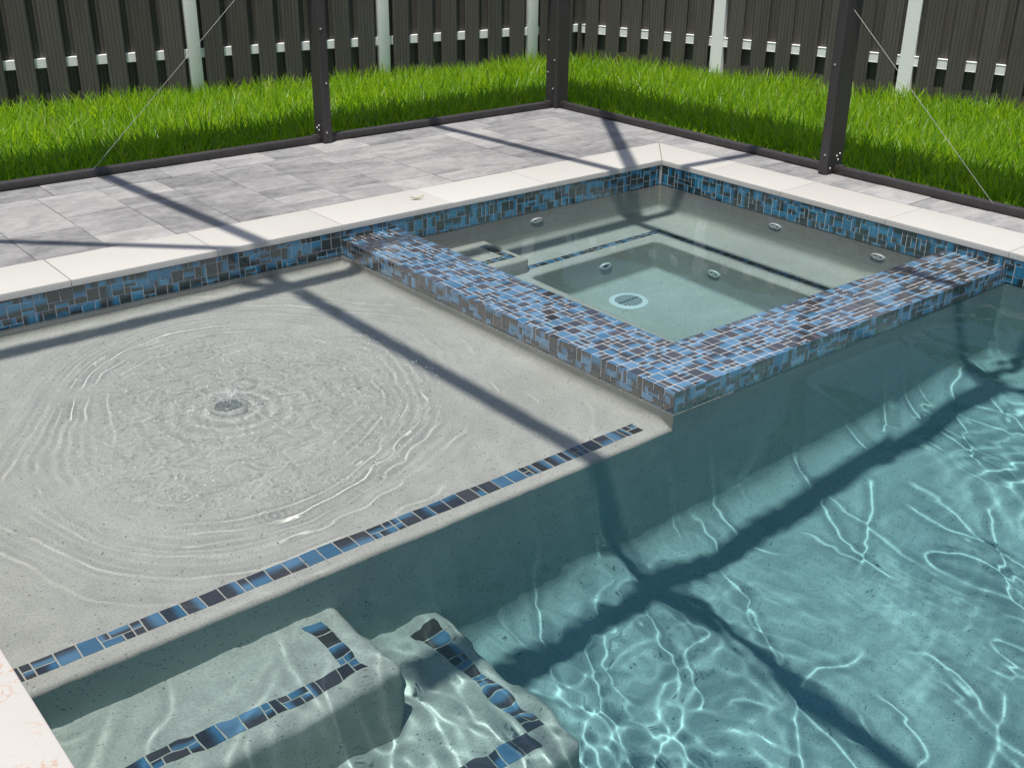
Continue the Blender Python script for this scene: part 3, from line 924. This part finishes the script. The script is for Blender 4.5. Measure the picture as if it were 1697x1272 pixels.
# ------------------------------------------------------------------ fence
GZ = -.225
def fence(label, P0, d, posts, length, t0=0.0):
    f = empty('privacy_fence', (0, 0, 0), label, 'fence')
    d = Vector((d[0], d[1], 0)).normalized()
    nrm = Vector((-d.y, d.x, 0))
    if nrm.dot(Vector((4.4, 4.1, 0)) - Vector((*P0, 0))) < 0: nrm = -nrm
    P0 = Vector((*P0, 0))
    def m4(s, out=0.0):
        o = P0 + d * s + nrm * out
        return Matrix(((d.x, nrm.x, 0, o.x), (d.y, nrm.y, 0, o.y), (0, 0, 1, 0), (0, 0, 0, 1)))
    for s in posts:
        b = bmesh.new(); box(b, s - .045, s + .045, -.085, .012, GZ - .1, 1.66, .006, 2, m4(0)); 
        box(b, s - .055, s + .055, -.095, .022, 1.66, 1.685, .006, 2, m4(0))
        finish('fence_post', b, WHITEV, f, 40)
    ends = [t0] + sorted(posts) + [length]
    for a, c in zip(ends, ends[1:]):
        a2 = a + (.046 if a in posts else 0); c2 = c - (.046 if c in posts else 0)
        b = bmesh.new()
        b.free()
        for z in (.145, .85, 1.50):
            b = bmesh.new(); box(b, a2, c2, -.049, -.020, z - .033, z + .033, .003, 1, m4(0))
            finish('rail', b, WHITEV, f)
        # boards: front row on the rails, rear row over the gaps
        v = []; fc = []; uv = []; tn = []
        n = max(1, round((c2 - a2) / .2085)); pit = (c2 - a2) / n
        rows = [(a2 + pit * (k + .5), -.020, .0) for k in range(n)] + [(a2 + pit * k, -.065, -.049) for k in range(0, n + 1)]
        for (s, o0, o1) in rows:
            w = .0690 + random.uniform(-.006, .003) if o0 > -.05 else .066
            x0, x1 = max(s - w, a2 + .001), min(s + w, c2 - .001)
            bb = bmesh.new(); box(bb, x0, x1, o0 + .0005, o1 - .0005, GZ - .05, 1.62, .003, 1)
            k = len(v); t = random.random()
            bb.verts.index_update()
            for q in bb.verts: v.append(tuple(m4(0) @ q.co))
            for fa in bb.faces:
                fc.append([k + q.index for q in fa.verts]); tn.append(t)
                for q in fa.verts: uv.append((q.co.x - x0, q.co.z + t * 3))
            bb.free()
        me = bpy.data.meshes.new('board_panel'); me.from_pydata(v, [], fc); me.update()
        u = me.uv_layers.new(name='UVMap'); u.data.foreach_set('uv', np.array(uv, np.float32).ravel())
        at = me.attributes.new('tone', 'FLOAT', 'FACE'); at.data.foreach_set('value', np.array(tn, np.float32))
        me.materials.append(BOARD)
        link(bpy.data.objects.new('board_panel', me), f)
    return f
FC = Vector((-2.50, -3.43))
dA = Vector((1.0, -.1627)).normalized(); dB = Vector((-.27, .963)).normalized()
fence('dark slatted composite fence with white rails behind the left lawn, parallel to the long coping', (FC.x, FC.y), dA, [.47, 1.86, 3.385, 4.92], 7.5, -.16)
fence('dark slatted composite fence with white rails behind the right lawn, angled away from the corner', (FC.x, FC.y), dB, [1.335, 2.88, 4.42], 6.5, .02)

# ------------------------------------------------------------------ grass
def grass():
    pts = []
    def area(n, x0, x1, y0, y1):
        p = rng.uniform((x0, y0), (x1, y1), (n, 2)); return p
    P = np.concatenate([area(62000, -3.6, 3.9, -4.6, RA - .055), area(42000, -4.0, RB - .055, RA - .055, 2.3)])
    # keep what lies on this side of the fences
    rel = P - np.array([FC.x, FC.y])
    nA = np.array([-dA.y, dA.x]); nB = np.array([-dB.y, dB.x])
    if nA @ (np.array([1, 0]) - np.array([FC.x, FC.y])) < 0: nA = -nA
    if nB @ (np.array([1, 0]) - np.array([FC.x, FC.y])) < 0: nB = -nB
    P = P[(rel @ nA > .02) & (rel @ nB > .02)]
    # thin patch of bare soil near the right fence
    bare = np.exp(-(((P[:, 0] + 3.0) / .30) ** 2 + ((P[:, 1] + .95) / .30) ** 2))
    P = P[rng.random(len(P)) > bare * .8]
    n = len(P)
    z = lawn_z(P[:, 0], P[:, 1])
    cl = np.array([noise.noise(Vector((x * 1.6, y * 1.6, 0))) for x, y in P])
    cl2 = np.array([noise.noise(Vector((x * 6, y * 6, 5))) for x, y in P])
    L = (.155 + .045 * cl + .035 * cl2) * rng.uniform(.6, 1.2, n)
    far = np.clip((RA - P[:, 1]) / 2.8, 0, 1)
    L *= 1.38 - .12 * far
    edge = np.maximum(RA - .03 - P[:, 1], RB - .03 - P[:, 0])      # the lawn is kept short along the rail
    L = np.minimum(L, .07 + .45 * np.clip(edge, 0, 1) + rng.uniform(0, .03, n))
    wdt = rng.uniform(.0034, .0075, n)
    az = rng.uniform(0, 2 * np.pi, n); lean = np.abs(rng.normal(.25, .22, n))
    fa = az + rng.normal(0, .6, n) + np.pi / 2
    bend = rng.uniform(.1, .8, n)
    dry = (rng.random(n) < .03).astype(float) * rng.uniform(.3, .9, n)
    stalk = rng.random(n) < .0012
    L[stalk] *= 1.6; wdt[stalk] *= .6; dry[stalk] = .55; lean[stalk] = .5
    tone = np.clip(.5 + .35 * cl + rng.normal(0, .34, n), 0, 1)
    ts = [0, .35, .7, 1.0]; ws = [.75, 1.0, .72, .06]
    V = np.zeros((n, 8, 3)); T = np.zeros((n, 8, 3))
    dirx, diry = np.cos(az), np.sin(az); fx, fy = np.cos(fa), np.sin(fa)
    for k, (t, w) in enumerate(zip(ts, ws)):
        a = lean + bend * t
        hx = L * t * np.sin(lean + bend * t * .6); hz = L * t * np.cos(lean + bend * t * .6)
        for s in (0, 1):
            sg = (-1, 1)[s] * wdt * w
            V[:, k * 2 + s, 0] = P[:, 0] + dirx * hx + fx * sg
            V[:, k * 2 + s, 1] = P[:, 1] + diry * hx + fy * sg
            V[:, k * 2 + s, 2] = z - .01 + hz
            T[:, k * 2 + s, 0] = tone; T[:, k * 2 + s, 1] = t; T[:, k * 2 + s, 2] = dry
    base = np.arange(n)[:, None] * 8
    Q = np.concatenate([base + np.array([[k, k + 1, k + 3, k + 2]]) for k in (0, 2, 4)], 0)
    o = np_mesh('grass', V.reshape(-1, 3), Q, GRASS, None, True)
    c = o.data.color_attributes.new('tone', 'FLOAT_COLOR', 'POINT')
    c.data.foreach_set('color', np.concatenate([T.reshape(-1, 3), np.ones((n * 8, 1))], 1).astype(np.float32).ravel())
    tag(o, 'long bright green lawn grass between the pool cage and the fences', 'grass', kind='stuff')
    return o
grass()

# ------------------------------------------------------------------ fallen leaf on the coping
b = bmesh.new()
prof = [(-.032, .001), (-.022, .005), (-.006, .0085), (.010, .007), (.024, .0035), (.034, .0005)]
rows = []
for x, w in prof:
    rows.append([b.verts.new((x, s * w, .004 + .006 * abs(s) * .6 + 9 * x * x * 1.2)) for s in (-1, 0, 1)])
for A_, B_ in zip(rows, rows[1:]):
    for k in (0, 1): b.faces.new((A_[k], A_[k + 1], B_[k + 1], B_[k]))
lf = finish('fallen_leaf', b, LEAFM, None, 60)
md = lf.modifiers.new('thickness', 'SOLIDIFY'); md.thickness = .0007
lf.location = (1.51, -.138, .0005); lf.rotation_euler = (0, 0, math.radians(160))
tag(lf, 'small curled dry leaf lying on the cream coping left of the spa', 'leaf')

# ------------------------------------------------------------------ foam flecks round the bubbler
V, F = [], []
R = random.Random(4)
for k in range(900):
    rad = (abs(R.gauss(0, .10)) if k < 160 else R.uniform(.05, .62) ** .8) if k < 620 else R.uniform(.50, .66)
    th = R.uniform(0, 6.283)
    x, y = 3.06 + rad * math.cos(th) - (.03 if k >= 620 else 0), 1.05 + rad * math.sin(th) + (.03 if k >= 620 else 0)
    z = float(water_h(np.array([[x, x + .001], [x, x + .001]]).T, np.array([[y, y], [y + .001, y + .001]]).T)[0, 0]) if False else ZW + .0012 + .011 * math.exp(-(((x - 3.075) ** 2 + (y - 1.035) ** 2) / .13 ** 2))
    sz = R.uniform(.0007, .0022); n = 7
    c = len(V); V.append((x, y, z + sz * .8))
    for q in range(n):
        a = 6.283 * q / n; rr2 = sz * R.uniform(.7, 1.3)
        V.append((x + rr2 * math.cos(a), y + rr2 * math.sin(a), z - .001))
    for q in range(n): F.append((c, c + 1 + q, c + 1 + (q + 1) % n))
me = bpy.data.meshes.new('foam'); me.from_pydata(V, [], F); me.update()
me.materials.append(mat_simple('foam_bubbles', (.62, .64, .65), .25))
fo = bpy.data.objects.new('foam', me); link(fo)
tag(fo, 'tiny white bubbles floating over the tanning ledge bubbler', 'foam', kind='stuff')
